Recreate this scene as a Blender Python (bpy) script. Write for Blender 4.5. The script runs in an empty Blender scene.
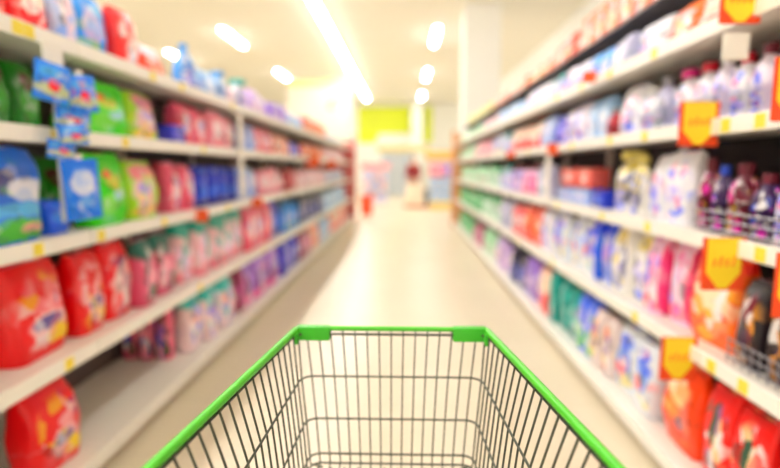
import bpy, bmesh, math, random
from mathutils import Vector, Matrix, Euler

random.seed(11)
PI = math.pi
scene = bpy.context.scene
C = scene.collection

# ------------------------------------------------------------------ camera
H, FPX = 1.42, 520.0
PITCH = math.atan(66 / FPX)
YAW = math.atan(15 / (FPX / math.cos(PITCH)))
Fv = Vector((-math.sin(YAW) * math.cos(PITCH), math.cos(YAW) * math.cos(PITCH), -math.sin(PITCH)))
Rv = Vector((math.cos(YAW), math.sin(YAW), 0))
cam_d = bpy.data.cameras.new('camera')
cam = bpy.data.objects.new('camera', cam_d)
C.objects.link(cam)
cam.location = (0, 0, H)
cam.rotation_euler = (PI / 2 - PITCH, 0, YAW)
cam_d.sensor_width = 36
cam_d.lens = FPX * 36 / 780
cam_d.clip_start = 0.02
cam_d.clip_end = 200
cam_d.dof.use_dof = True
cam_d.dof.focus_distance = 0.9
cam_d.dof.aperture_fstop = 1.18
scene.camera = cam


def y_at(px, X, z):
    """depth at which a line along the aisle at (X, z) passes picture column px"""
    u = px - 390.0
    dz = z - H
    return (u * (X * Fv.x + dz * Fv.z) - FPX * X * Rv.x) / (FPX * Rv.y - u * Fv.y)


# ------------------------------------------------------------------ helpers
def lin(c):
    out = []
    for v in c[:3]:
        v = v / 255.0
        out.append(v / 12.92 if v <= 0.04045 else ((v + 0.055) / 1.055) ** 2.4)
    return (out[0], out[1], out[2], 1.0)


def mat(name, col, rough=0.5, metal=0.0, noise=0.04, nscale=8.0, emit=0.0, spec=0.5):
    m = bpy.data.materials.new(name)
    m.use_nodes = True
    nt = m.node_tree
    b = nt.nodes['Principled BSDF']
    b.inputs['Roughness'].default_value = rough
    b.inputs['Metallic'].default_value = metal
    b.inputs['Specular IOR Level'].default_value = spec
    c = lin(col)
    if noise > 0:
        tc = nt.nodes.new('ShaderNodeTexCoord')
        n = nt.nodes.new('ShaderNodeTexNoise')
        n.inputs['Scale'].default_value = nscale
        n.inputs['Detail'].default_value = 3
        nt.links.new(tc.outputs['Object'], n.inputs['Vector'])
        mx = nt.nodes.new('ShaderNodeMix')
        mx.data_type = 'RGBA'
        mx.inputs['A'].default_value = tuple(min(1, v * (1 + noise)) for v in c[:3]) + (1,)
        mx.inputs['B'].default_value = tuple(v * (1 - noise * 2) for v in c[:3]) + (1,)
        nt.links.new(n.outputs['Fac'], mx.inputs['Factor'])
        nt.links.new(mx.outputs['Result'], b.inputs['Base Color'])
    else:
        b.inputs['Base Color'].default_value = c
    if emit > 0:
        b.inputs['Emission Color'].default_value = c
        b.inputs['Emission Strength'].default_value = emit
    return m


def print_mat(name, base, shapes=(), rough=0.32, warp=0.16, speck=None, busy=.8):
    """printed plastic packaging: a base colour with soft-edged printed patches.
    shapes: (cx, cz, rx, rz, colour) in 0..1 across and up the pack."""
    m = bpy.data.materials.new(name)
    m.use_nodes = True
    nt = m.node_tree
    L = nt.links
    b = nt.nodes['Principled BSDF']
    b.inputs['Roughness'].default_value = rough
    b.inputs['Coat Weight'].default_value = 0.08
    b.inputs['Coat Roughness'].default_value = 0.15
    tc = nt.nodes.new('ShaderNodeTexCoord')
    n = nt.nodes.new('ShaderNodeTexNoise')
    n.inputs['Scale'].default_value = 5.0
    n.inputs['Detail'].default_value = 4.0
    L.new(tc.outputs['Generated'], n.inputs['Vector'])
    off = nt.nodes.new('ShaderNodeVectorMath'); off.operation = 'SUBTRACT'
    off.inputs[1].default_value = (0.5, 0.5, 0.5)
    L.new(n.outputs['Color'], off.inputs[0])
    sc = nt.nodes.new('ShaderNodeVectorMath'); sc.operation = 'SCALE'
    sc.inputs['Scale'].default_value = warp
    L.new(off.outputs[0], sc.inputs[0])
    ad = nt.nodes.new('ShaderNodeVectorMath'); ad.operation = 'ADD'
    L.new(tc.outputs['Generated'], ad.inputs[0]); L.new(sc.outputs[0], ad.inputs[1])
    # base with a slight mottling
    mx = nt.nodes.new('ShaderNodeMix'); mx.data_type = 'RGBA'
    c = lin(base)
    mx.inputs['A'].default_value = tuple(min(1, v * 1.06) for v in c[:3]) + (1,)
    mx.inputs['B'].default_value = tuple(v * 0.9 for v in c[:3]) + (1,)
    L.new(n.outputs['Fac'], mx.inputs['Factor'])
    cur = mx.outputs['Result']
    if speck:
        v = nt.nodes.new('ShaderNodeTexVoronoi')
        v.inputs['Scale'].default_value = 7.0
        L.new(tc.outputs['Generated'], v.inputs['Vector'])
        r = nt.nodes.new('ShaderNodeMapRange')
        r.inputs['From Min'].default_value = 0.34; r.inputs['From Max'].default_value = 0.22
        L.new(v.outputs['Distance'], r.inputs['Value'])
        k = nt.nodes.new('ShaderNodeMix'); k.data_type = 'RGBA'
        L.new(r.outputs['Result'], k.inputs['Factor'])
        L.new(cur, k.inputs['A']); k.inputs['B'].default_value = lin(speck)
        cur = k.outputs['Result']
    for (cx, cz, rx, rz, col) in shapes:
        s = nt.nodes.new('ShaderNodeVectorMath'); s.operation = 'SUBTRACT'
        L.new(ad.outputs[0], s.inputs[0]); s.inputs[1].default_value = (cx, 0, cz)
        q = nt.nodes.new('ShaderNodeVectorMath'); q.operation = 'MULTIPLY'
        L.new(s.outputs[0], q.inputs[0]); q.inputs[1].default_value = (1 / rx, 0, 1 / rz)
        ln = nt.nodes.new('ShaderNodeVectorMath'); ln.operation = 'LENGTH'
        L.new(q.outputs[0], ln.inputs[0])
        r = nt.nodes.new('ShaderNodeMapRange')
        r.interpolation_type = 'SMOOTHSTEP'
        r.inputs['From Min'].default_value = 1.12; r.inputs['From Max'].default_value = 0.88
        L.new(ln.outputs['Value'], r.inputs['Value'])
        k = nt.nodes.new('ShaderNodeMix'); k.data_type = 'RGBA'
        L.new(r.outputs['Result'], k.inputs['Factor'])
        L.new(cur, k.inputs['A']); k.inputs['B'].default_value = lin(col)
        cur = k.outputs['Result']
    # small busy print over the front
    pal = [(250, 248, 248)] + [q[4] for q in shapes[:4]] + [tuple(min(255, int(v * .6 + 100)) for v in base), tuple(v * .55 for v in base)]
    flat = nt.nodes.new('ShaderNodeVectorMath'); flat.operation = 'MULTIPLY'
    oi = nt.nodes.new('ShaderNodeObjectInfo')
    jit = nt.nodes.new('ShaderNodeVectorMath'); jit.operation = 'MULTIPLY_ADD'
    L.new(oi.outputs['Random'], jit.inputs[0]); jit.inputs[1].default_value = (7, 0, 11); L.new(ad.outputs[0], jit.inputs[2])
    L.new(jit.outputs[0], flat.inputs[0]); flat.inputs[1].default_value = (1, 0, 1.2)
    vo = nt.nodes.new('ShaderNodeTexVoronoi'); vo.inputs['Scale'].default_value = 5.5
    L.new(flat.outputs[0], vo.inputs['Vector'])
    sep = nt.nodes.new('ShaderNodeSeparateColor'); L.new(vo.outputs['Color'], sep.inputs[0])
    rp = nt.nodes.new('ShaderNodeValToRGB'); rp.color_ramp.interpolation = 'CONSTANT'
    el = rp.color_ramp.elements
    while len(el) < len(pal):
        el.new(.5)
    for i, q in enumerate(pal):
        el[i].position = i / len(pal); el[i].color = lin(q)
    L.new(sep.outputs[0], rp.inputs['Fac'])
    gt = nt.nodes.new('ShaderNodeMath'); gt.operation = 'GREATER_THAN'; gt.inputs[1].default_value = .42
    L.new(sep.outputs[1], gt.inputs[0])
    s = nt.nodes.new('ShaderNodeVectorMath'); s.operation = 'SUBTRACT'
    L.new(ad.outputs[0], s.inputs[0]); s.inputs[1].default_value = (.5, 0, .45)
    q = nt.nodes.new('ShaderNodeVectorMath'); q.operation = 'MULTIPLY'
    L.new(s.outputs[0], q.inputs[0]); q.inputs[1].default_value = (1 / .46, 0, 1 / .46)
    ln = nt.nodes.new('ShaderNodeVectorMath'); ln.operation = 'LENGTH'
    L.new(q.outputs[0], ln.inputs[0])
    r = nt.nodes.new('ShaderNodeMapRange')
    r.inputs['From Min'].default_value = 1.1; r.inputs['From Max'].default_value = .8; r.inputs['To Max'].default_value = busy
    L.new(ln.outputs['Value'], r.inputs['Value'])
    mu = nt.nodes.new('ShaderNodeMath'); mu.operation = 'MULTIPLY'
    L.new(gt.outputs[0], mu.inputs[0]); L.new(r.outputs['Result'], mu.inputs[1])
    k = nt.nodes.new('ShaderNodeMix'); k.data_type = 'RGBA'
    L.new(mu.outputs[0], k.inputs['Factor']); L.new(cur, k.inputs['A']); L.new(rp.outputs['Color'], k.inputs['B'])
    cur = k.outputs['Result']
    L.new(cur, b.inputs['Base Color'])
    return m


def mesh_from(bm, name, m, smooth=True):
    me = bpy.data.meshes.new(name)
    bmesh.ops.recalc_face_normals(bm, faces=bm.faces)
    bm.to_mesh(me); bm.free()
    if smooth:
        for p in me.polygons:
            p.use_smooth = True
        try:
            me.set_sharp_from_angle(angle=math.radians(40))
        except Exception:
            pass
    if m is not None:
        me.materials.append(m)
    return me


def obj(name, bm_or_me, m=None, parent=None, loc=(0, 0, 0), rot=(0, 0, 0), smooth=True):
    me = bm_or_me if isinstance(bm_or_me, bpy.types.Mesh) else mesh_from(bm_or_me, name, m, smooth)
    o = bpy.data.objects.new(name, me)
    C.objects.link(o)
    o.parent = parent
    o.location = loc
    o.rotation_euler = rot
    return o


def thing(name, label, cat, loc=(0, 0, 0), rz=0.0, group=None):
    o = bpy.data.objects.new(name, None)
    C.objects.link(o)
    o.empty_display_size = 0.1
    o.location = loc
    o.rotation_euler = (0, 0, rz)
    return tag(o, label, cat, group)


def tag(o, label, cat, group=None):
    o['label'] = label
    o['category'] = cat
    if group:
        o['group'] = group
    return o


def structure(name, bm, m, smooth=False):
    o = obj(name, bm, m, smooth=smooth)
    o['kind'] = 'structure'
    return o


def box(bm, x0, x1, y0, y1, z0, z1, bev=0.0):
    b2 = bmesh.new()
    bmesh.ops.create_cube(b2, size=1)
    for v in b2.verts:
        v.co = Vector((x0 + (v.co.x + .5) * (x1 - x0), y0 + (v.co.y + .5) * (y1 - y0), z0 + (v.co.z + .5) * (z1 - z0)))
    if bev > 0:
        bmesh.ops.bevel(b2, geom=list(b2.edges), offset=bev, segments=2, affect='EDGES', profile=0.6)
    tmp = bpy.data.meshes.new('t')
    b2.to_mesh(tmp); b2.free()
    bm.from_mesh(tmp)
    bpy.data.meshes.remove(tmp)
    return bm


def bx(*a, **k):
    return box(bmesh.new(), *a, **k)


def tube(bm, pts, r, n=8, closed=False):
    """round bar along pts (list of Vectors)"""
    pts = [Vector(p) for p in pts]
    N = len(pts)
    rings = []
    prev = None
    for i, p in enumerate(pts):
        if closed:
            d = (pts[(i + 1) % N] - pts[i - 1]).normalized()
        else:
            d = (pts[min(i + 1, N - 1)] - pts[max(i - 1, 0)]).normalized()
        if prev is None:
            a = Vector((0, 0, 1)) if abs(d.z) < 0.9 else Vector((1, 0, 0))
            u = d.cross(a).normalized()
        else:
            u = (prev - d * prev.dot(d)).normalized()
        prev = u
        w = d.cross(u)
        rr = r[i] if isinstance(r, (list, tuple)) else r
        rings.append([bm.verts.new(p + u * math.cos(2 * PI * k / n) * rr + w * math.sin(2 * PI * k / n) * rr) for k in range(n)])
    for i in range(N if closed else N - 1):
        a, b = rings[i], rings[(i + 1) % N]
        for k in range(n):
            bm.faces.new((a[k], a[(k + 1) % n], b[(k + 1) % n], b[k]))
    if not closed:
        bm.faces.new(rings[0][::-1]); bm.faces.new(rings[-1])
    return bm


def loft(bm, rings, cap=True):
    vs = [[bm.verts.new(p) for p in r] for r in rings]
    n = len(vs[0])
    for a, b in zip(vs, vs[1:]):
        for k in range(n):
            bm.faces.new((a[k], a[(k + 1) % n], b[(k + 1) % n], b[k]))
    if cap:
        bm.faces.new(vs[0][::-1]); bm.faces.new(vs[-1])
    return bm


def sup(w, d, z, n=24, e=2.6, cx=0, cy=0):
    out = []
    for k in range(n):
        a = 2 * PI * k / n
        c, s = math.cos(a), math.sin(a)
        out.append(Vector((cx + math.copysign(abs(c) ** (2 / e), c) * w / 2, cy + math.copysign(abs(s) ** (2 / e), s) * d / 2, z)))
    return out


def smooth(t):
    t = max(0, min(1, t))
    return t * t * (3 - 2 * t)


# ------------------------------------------------------------------ product meshes (front faces local -Y)
def pouch_body(w, d, h, seed, slump=0.0):
    rnd = random.Random(seed)
    ph = [rnd.uniform(0, 6.28) for _ in range(6)]
    lean = rnd.uniform(-.02, .02)
    rings = []
    N = 15
    for i in range(N):
        t = (i / (N - 1)) ** .9
        wf = 0.95 + 0.05 * math.sin(PI * min(1, t * 1.3)) - 0.05 * smooth((t - .88) / .12)
        if i == 0:
            wf *= 0.93
        df = (0.86 + 0.2 * math.sin(PI * min(1, t * 1.2 + .05))) * (1 - .5 * smooth((t - .8) / .2))
        zz = h * t
        r = sup(w * wf, max(d * df, .012), zz, 28, 4.4 - .7 * t * t, lean * w * t * 4, 0)
        for k, p in enumerate(r):
            a = 2 * PI * k / 28
            amp = .026 * w * (0.25 + t * (1 - t) * 3)
            p.x += amp * .6 * math.sin(2 * a + ph[0] + 5 * t)
            p.y += amp * (math.sin(3 * a + ph[1] + 7 * t) + .6 * math.sin(5 * a + ph[2] - 9 * t))
            p.z += lean * 1.6 * h * (p.x / w) * t
            if t > .8:
                p.z += .012 * h * math.sin(p.x / w * 7 + ph[3]) * smooth((t - .8) / .2)
        rings.append(r)
    return loft(bmesh.new(), rings)


def pouch_seal(w, h, seed):
    """flat crimped strip along the top edge of the pouch"""
    rnd = random.Random(seed)
    lean = rnd.uniform(-.02, .02)
    rnd2 = random.Random(seed)
    ph = [rnd2.uniform(0, 6.28) for _ in range(6)]
    bm = bmesh.new()
    n = 12
    a, b = [], []
    top = []
    for sgn in (-1, 1):
        lo, hi = [], []
        for k in range(n + 1):
            u = k / n - .5
            z = h * .985 + .012 * h * math.sin(u * .8 * 7 + ph[3])
            x = u * w * .84 + lean * 0
            lo.append(bm.verts.new((x, sgn * .003, z)))
            hi.append(bm.verts.new((x * .98, sgn * .0025, z + .05 * h)))
        top.append((lo, hi))
    (l0, h0), (l1, h1) = top
    for k in range(n):
        bm.faces.new((l0[k], l0[k + 1], h0[k + 1], h0[k]))
        bm.faces.new((l1[k + 1], l1[k], h1[k], h1[k + 1]))
        bm.faces.new((h0[k], h0[k + 1], h1[k + 1], h1[k]))
        bm.faces.new((l0[k + 1], l0[k], l1[k], l1[k + 1]))
    bm.faces.new((l0[0], h0[0], h1[0], l1[0]))
    bm.faces.new((l0[n], l1[n], h1[n], h0[n]))
    return bm


def refill_body(w, d, h, seed):
    """stand-up refill pouch narrowing to a slanted shoulder"""
    rings = []
    N = 14
    for i in range(N):
        t = i / (N - 1)
        wf = 1.0 - .72 * smooth((t - .42) / .55)
        cx = -.12 * w * smooth((t - .4) / .6)
        df = (1.0 - .55 * t) * (1 - .6 * smooth((t - .7) / .3))
        rings.append(sup(w * wf, max(.02, d * df), h * t * .93, 24, 2.8, cx, 0))
    return loft(bmesh.new(), rings)


def lathe_cap(r, z0, z1, cx=0, cy=0, n=20):
    rings = [sup(2 * r, 2 * r, z0, n, 2, cx, cy), sup(2 * r, 2 * r, z0 + (z1 - z0) * .82, n, 2, cx, cy), sup(1.8 * r, 1.8 * r, z1, n, 2, cx, cy)]
    for rg in rings[:2]:
        for k, p in enumerate(rg):
            if k % 2:
                p.x = cx + (p.x - cx) * .94; p.y = cy + (p.y - cy) * .94
    return loft(bmesh.new(), rings)


def bottle_body(w, d, h):
    prof = [(0, .86, .86), (.02, .97, .97), (.08, 1, 1), (.5, 1, 1), (.62, .93, .95), (.72, .72, .82), (.79, .48, .6), (.82, .38, .46), (.87, .36, .42)]
    rings = [sup(w * a, d * b, h * t, 24, 2.9 - 0.9 * smooth((t - .55) / .3), -.06 * w * smooth((t - .5) / .35), 0) for t, a, b in prof]
    return loft(bmesh.new(), rings)


def bottle_handle(w, d, h):
    pts = []
    for k in range(9):
        a = -PI / 2 + PI * k / 8
        pts.append((w * (.20 + .26 * math.cos(a)), 0, h * (.66 + .12 * math.sin(a))))
    return tube(bmesh.new(), pts, min(.013, d * .14), 8)


def bottle_label(w, d, h):
    """label wrapped round the front"""
    bm = bmesh.new()
    rows = []
    for z in (.14, .3, .46):
        row = []
        for k in range(11):
            a = PI + PI * (.1 + .8 * k / 10)
            c, s = math.cos(a), math.sin(a)
            e = 2.9
            row.append(bm.verts.new((math.copysign(abs(c) ** (2 / e), c) * w * .505, math.copysign(abs(s) ** (2 / e), s) * d * .505, h * z)))
        rows.append(row)
    for a, b in zip(rows, rows[1:]):
        for k in range(10):
            bm.faces.new((a[k], a[k + 1], b[k + 1], b[k]))
    bmesh.ops.solidify(bm, geom=list(bm.faces), thickness=.0012)
    return bm


def carton_body(w, d, h):
    return bx(-w / 2, w / 2, -d / 2, d / 2, 0, h, bev=.006)


def jar_body(w, d, h):
    r = w
    return loft(bmesh.new(), [sup(w * f, d * f, h * t, 24, 2.3) for t, f in ((0, .9), (.03, 1), (.78, 1), (.84, .92))])


# ------------------------------------------------------------------ colours / print styles
W = (246, 246, 246)
ST = {}


BUSY = dict(green=.3, shadegreen=.3, blue=.3, bluedeep=.2, red=.5, redwhite=.5, redpale=.5, bluesachet=.35, bluepack=.4, cobalt=.3, azure=.5, orange=.5, darkred=.3, limemix=.6)


def vivid(c, k=1.28):
    l = .3 * c[0] + .59 * c[1] + .11 * c[2]
    return tuple(max(0, min(255, l + (v - l) * k)) for v in c)


def S(key, base, *shapes, speck=None):
    base = vivid(base)
    shapes = [q[:4] + (vivid(q[4]),) for q in shapes]
    ST[key] = dict(m=print_mat(key, base, shapes, speck=speck, busy=BUSY.get(key, .8)), base=base)


S('red', (206, 8, 26), (.55, .32, .34, .17, (250, 205, 210)), (.5, .36, .26, .08, (95, 80, 150)), (.72, .2, .2, .11, (245, 215, 50)), (.62, .56, .16, .07, (250, 170, 175)))
S('redwhite', (212, 14, 30), (.6, .42, .34, .32, (250, 232, 230)), (.3, .25, .2, .1, (240, 90, 100)), (.5, .75, .25, .06, (120, 60, 110)))
S('redpale', (236, 50, 56), (.6, .75, .5, .3, (252, 226, 205)), (.4, .45, .25, .12, (250, 240, 235)))
S('palelilac', (196, 208, 244), (.5, .5, .3, .28, (240, 214, 230)), (.3, .2, .25, .12, (150, 180, 240)))
S('azure', (58, 150, 238), (.5, .5, .28, .25, (196, 184, 228)), (.4, .2, .3, .08, (150, 190, 140)), (.7, .8, .2, .1, (130, 200, 250)))
S('reddot', (232, 52, 52), (.5, .32, .22, .13, (225, 232, 250)), (.5, .72, .25, .14, (240, 90, 90)), (.8, .4, .25, .4, (252, 205, 195)))
S('palepink', (250, 206, 212), (.5, .45, .3, .22, (252, 236, 240)), (.3, .7, .2, .1, (236, 170, 200)))
S('orangered', (238, 84, 52), (.5, .5, .3, .25, (250, 170, 90)), (.4, .75, .3, .12, (238, 120, 120)))
S('skyrefill', (92, 160, 246), (.5, .25, .4, .2, (150, 140, 220)), (.3, .1, .3, .12, (88, 84, 190)), (.6, .45, .2, .16, (170, 205, 252)))
S('palesky', (168, 204, 248), (.5, .4, .3, .25, (232, 234, 250)))
S('lilac', (206, 180, 226), (.5, .4, .3, .25, (244, 214, 232)), (.6, .75, .3, .12, (168, 150, 214)))
S('purple', (146, 112, 202), (.5, .4, .28, .22, (214, 180, 226)), (.3, .15, .3, .1, (110, 80, 170)))
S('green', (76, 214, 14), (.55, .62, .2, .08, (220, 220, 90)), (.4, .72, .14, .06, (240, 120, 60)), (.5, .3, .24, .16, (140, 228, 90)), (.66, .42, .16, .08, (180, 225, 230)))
S('shadegreen', (30, 128, 26), (.5, .4, .3, .2, (70, 170, 50)), (.5, .75, .25, .12, (90, 20, 30)))  # green packs deep in the shelf, its shadow mixed into their colour
S('limemix', (178, 222, 66), (.5, .45, .34, .34, (238, 206, 206)), (.5, .55, .2, .12, (170, 150, 220)), (.45, .15, .35, .1, (248, 212, 110)), (.5, .82, .4, .14, (240, 150, 165)))
S('pink', (240, 110, 138), (.55, .5, .34, .3, (252, 216, 222)), (.4, .2, .3, .1, (220, 50, 80)), (.7, .62, .14, .08, (190, 180, 235)))
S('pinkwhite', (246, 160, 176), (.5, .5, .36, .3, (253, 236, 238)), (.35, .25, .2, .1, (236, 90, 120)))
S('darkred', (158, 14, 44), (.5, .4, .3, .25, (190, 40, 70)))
S('blue', (14, 118, 236), (.42, .66, .24, .13, (64, 60, 120)), (.74, .56, .24, .12, (240, 240, 250)), (.5, .36, .5, .07, (110, 190, 250)), (.6, .14, .42, .13, (92, 190, 74)), (.75, .16, .16, .06, (240, 190, 170)))
S('bluedeep', (16, 92, 216), (.5, .5, .3, .2, (60, 140, 240)))
S('bluepack', (22, 116, 226), (.5, .62, .32, .22, (214, 222, 250)), (.5, .3, .2, .08, (120, 170, 245)))
S('bluesachet', (48, 130, 228), (.5, .3, .5, .16, (196, 206, 170)), (.5, .42, .18, .16, (226, 40, 48)), (.4, .75, .3, .14, (90, 170, 250)))
S('cobalt', (16, 50, 176), (.5, .45, .3, .2, (64, 120, 220)), (.4, .12, .4, .1, (20, 20, 110)))
S('paleblue', (178, 200, 246), (.5, .5, .3, .25, (230, 225, 246)), (.4, .25, .25, .1, (120, 150, 230)))
S('peach', (250, 164, 136), (.5, .5, .3, .25, (252, 228, 214)), (.4, .25, .3, .1, (238, 120, 110)))
S('tealcorner', (248, 214, 220), (.5, .9, .55, .15, (36, 168, 150)), (.78, .75, .16, .22, (40, 172, 156)), (.4, .4, .3, .22, (240, 216, 244)), (.5, .12, .5, .12, (242, 140, 160)))
S('tealdark', (206, 96, 128), (.5, .88, .6, .22, (14, 104, 92)), (.5, .4, .3, .2, (240, 170, 190)), (.75, .2, .2, .12, (60, 90, 40)))
S('berrydark', (232, 116, 146), (.15, .4, .16, .5, (46, 28, 48)), (.6, .5, .25, .2, (240, 150, 170)), (.75, .2, .18, .16, (50, 80, 50)), (.5, .3, .16, .1, (70, 84, 190)))
S('squares', (250, 226, 230), (.5, .9, .6, .16, (70, 196, 190)), (.25, .25, .1, .07, (140, 140, 232)), (.55, .38, .1, .07, (150, 144, 232)), (.8, .2, .1, .07, (128, 140, 236)), (.4, .6, .3, .1, (250, 190, 180)))
S('lavender', (176, 128, 216), (.5, .55, .3, .25, (206, 190, 246)), (.4, .15, .5, .14, (224, 96, 164)), (.2, .5, .14, .3, (120, 40, 110)))
S('magenta', (128, 16, 72), (.5, .5, .3, .25, (196, 90, 160)), (.6, .2, .3, .12, (230, 120, 170)))
S('indigo', (64, 62, 190), (.5, .5, .3, .2, (130, 120, 226)), (.3, .2, .25, .12, (30, 20, 110)))
S('navy', (40, 46, 110), (.5, .35, .34, .28, (110, 120, 200)), (.5, .85, .6, .2, (20, 20, 44)))
S('white', (240, 240, 250), (.5, .4, .3, .16, (206, 196, 244)), (.55, .2, .28, .09, (96, 120, 232)), (.4, .65, .2, .08, (244, 150, 190)))
S('whiteblue', (232, 238, 250), (.5, .5, .34, .26, (128, 166, 244)), (.45, .4, .16, .12, (235, 90, 110)), (.5, .8, .3, .1, (80, 110, 226)), (.6, .18, .3, .1, (240, 230, 170)))
S('whitelilac', (238, 232, 248), (.5, .45, .3, .26, (178, 176, 240)), (.6, .2, .2, .12, (70, 90, 214)), (.3, .3, .12, .1, (190, 50, 130)))
S('whiteyellow', (244, 242, 238), (.55, .85, .3, .12, (236, 220, 110)), (.5, .45, .3, .14, (214, 206, 246)), (.5, .12, .3, .09, (150, 160, 236)), (.8, .5, .1, .3, (120, 120, 150)))
S('bluecrest', (226, 228, 248), (.5, .9, .6, .16, (30, 70, 216)), (.9, .4, .12, .5, (24, 96, 200)), (.4, .5, .26, .2, (190, 150, 210)), (.3, .2, .2, .12, (120, 200, 220)))
S('pinklilac', (240, 198, 224), (.3, .55, .2, .16, (132, 120, 226)), (.65, .35, .22, .14, (250, 226, 240)), (.6, .75, .2, .08, (236, 110, 190)), (.5, .14, .5, .1, (240, 150, 160)), (.95, .5, .08, .5, (226, 70, 130)))
S('orange', (240, 82, 26), (.5, .68, .3, .2, (250, 216, 150)), (.45, .82, .26, .1, (252, 238, 200)), (.6, .3, .16, .08, (150, 110, 130)), (.3, .4, .2, .1, (250, 150, 60)))
S('orangecream', (244, 110, 40), (.5, .6, .34, .26, (252, 236, 204)), (.5, .3, .3, .1, (250, 190, 70)), (.5, .92, .6, .1, (230, 50, 40)))
S('redstripe', (226, 38, 34), (.5, .62, .1, .26, (46, 84, 66)), (.66, .5, .1, .2, (250, 220, 170)), (.4, .2, .2, .1, (150, 100, 150)))
S('black', (34, 26, 34), (.5, .7, .24, .12, (110, 20, 46)), (.5, .3, .25, .14, (60, 40, 70)), (.7, .5, .14, .1, (210, 150, 70)))
S('darkwine', (92, 10, 40), (.5, .3, .24, .2, (236, 206, 60)), (.65, .2, .2, .16, (220, 50, 170)), (.35, .55, .2, .2, (150, 20, 60)))
S('darkviolet', (52, 22, 74), (.5, .22, .2, .12, (200, 190, 60)), (.7, .16, .2, .12, (216, 50, 190)), (.4, .5, .2, .16, (60, 90, 190)))
S('teal', (14, 150, 140), (.5, .45, .3, .22, (70, 200, 190)), (.5, .15, .3, .1, (10, 100, 100)))
S('mint', (178, 226, 190), (.5, .5, .3, .25, (226, 244, 228)), (.3, .75, .3, .14, (110, 190, 140)), (.7, .2, .2, .14, (240, 190, 200)))
S('emerald', (20, 168, 92), (.5, .4, .3, .25, (140, 226, 176)), (.5, .85, .5, .1, (10, 90, 60)))
S('emeraldwhite', (214, 236, 222), (.5, .86, .6, .2, (30, 160, 100)), (.5, .3, .3, .16, (150, 220, 170)))
S('greylilac', (190, 190, 216), (.5, .5, .3, .22, (226, 220, 240)), (.6, .2, .3, .1, (130, 160, 150)))
S('limeblue', (70, 110, 226), (.6, .25, .36, .24, (122, 210, 50)), (.4, .6, .3, .2, (200, 196, 240)))
S('yellowpeach', (236, 222, 220), (.5, .3, .26, .12, (238, 214, 80)), (.4, .7, .3, .16, (246, 160, 130)), (.7, .55, .14, .2, (140, 90, 160)))
S('teallilac', (200, 204, 240), (.5, .85, .6, .2, (22, 140, 136)), (.5, .4, .3, .2, (226, 214, 246)))
S('amberpack', (244, 120, 50), (.55, .45, .26, .3, (252, 214, 170)), (.2, .5, .12, .6, (236, 84, 30)), (.7, .7, .2, .12, (250, 190, 190)))
S('salmonpack', (242, 120, 110), (.5, .5, .3, .25, (250, 190, 180)), (.2, .5, .2, .6, (240, 70, 30)))
S('pastelyellow', (240, 236, 150), (.5, .5, .3, .25, (250, 246, 210)))

CAPS = {k: mat('cap_' + k, c, .35, noise=.02) for k, c in dict(
    red=(206, 24, 52), magenta=(222, 40, 140), white=(240, 240, 242), blue=(40, 80, 210), yellow=(238, 222, 120),
    teal=(20, 180, 172), pink=(244, 150, 176), sky=(90, 170, 240), wine=(110, 14, 44), grey=(150, 150, 160)).items()}

_cache = {}


def proto(kind, style, w, d, h, var, cap, parts):
    """parts of one kind of pack: list of (name, mesh)"""
    key = (kind, style, round(w, 2), round(d, 2), round(h, 2), var, cap, parts)
    if key in _cache:
        return _cache[key]
    m = ST[style]['m']
    seed = hash((kind, var, round(w * 100))) % 1000 if False else var * 37 + int(w * 1000)
    out = []
    if kind == 'detergent_pouch':
        out.append(('bag_body', mesh_from(pouch_body(w, d, h * .955, seed), 'bag_body', m)))
        if parts:
            out.append(('top_seal', mesh_from(pouch_seal(w, h * .955, seed), 'top_seal', m)))
    elif kind == 'refill_pouch':
        out.append(('bag_body', mesh_from(refill_body(w, d, h, seed), 'bag_body', m)))
        if parts:
            out.append(('spout_cap', mesh_from(lathe_cap(w * .09, h * .925, h, -.12 * w, 0), 'spout_cap', CAPS[cap])))
    elif kind == 'detergent_bottle':
        out.append(('bottle_body', mesh_from(bottle_body(w, d, h), 'bottle_body', m)))
        out.append(('bottle_cap', mesh_from(lathe_cap(w * .23, h * .855, h, -.06 * w, 0), 'bottle_cap', CAPS[cap])))
        if parts:
            out.append(('handle', mesh_from(bottle_handle(w, d, h), 'handle', m)))
            out.append(('bottle_label', mesh_from(bottle_label(w, d, h), 'bottle_label', m)))
    elif kind == 'detergent_tub':
        out.append(('tub_body', mesh_from(jar_body(w, d, h), 'tub_body', m)))
        out.append(('tub_lid', mesh_from(lathe_cap(w * .48, h * .835, h, n=28), 'tub_lid', m)))
    elif kind == 'detergent_carton':
        out.append(('carton_body', mesh_from(carton_body(w, d, h * .97), 'carton_body', m)))
        if parts:
            out.append(('lid_flap', mesh_from(bx(-w / 2 * .985, w / 2 * .985, -d / 2 * .985, d / 2 * .985, h * .965, h, bev=.003), 'lid_flap', m)))
    _cache[key] = out
    return out


ORD = ['first', 'second', 'third', 'fourth', 'fifth', 'sixth', 'seventh', 'eighth', 'ninth', 'tenth', 'eleventh', 'twelfth', 'thirteenth', 'fourteenth', 'fifteenth', 'sixteenth']
CAT = dict(detergent_pouch='detergent pouch', refill_pouch='refill pouch', detergent_bottle='bottle', detergent_tub='tub', detergent_carton='carton')
NUM = ['none', 'one', 'two', 'three', 'four', 'five', 'six', 'seven', 'eight', 'nine', 'ten', 'eleven', 'twelve', 'thirteen', 'fourteen', 'fifteen', 'sixteen']

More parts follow.
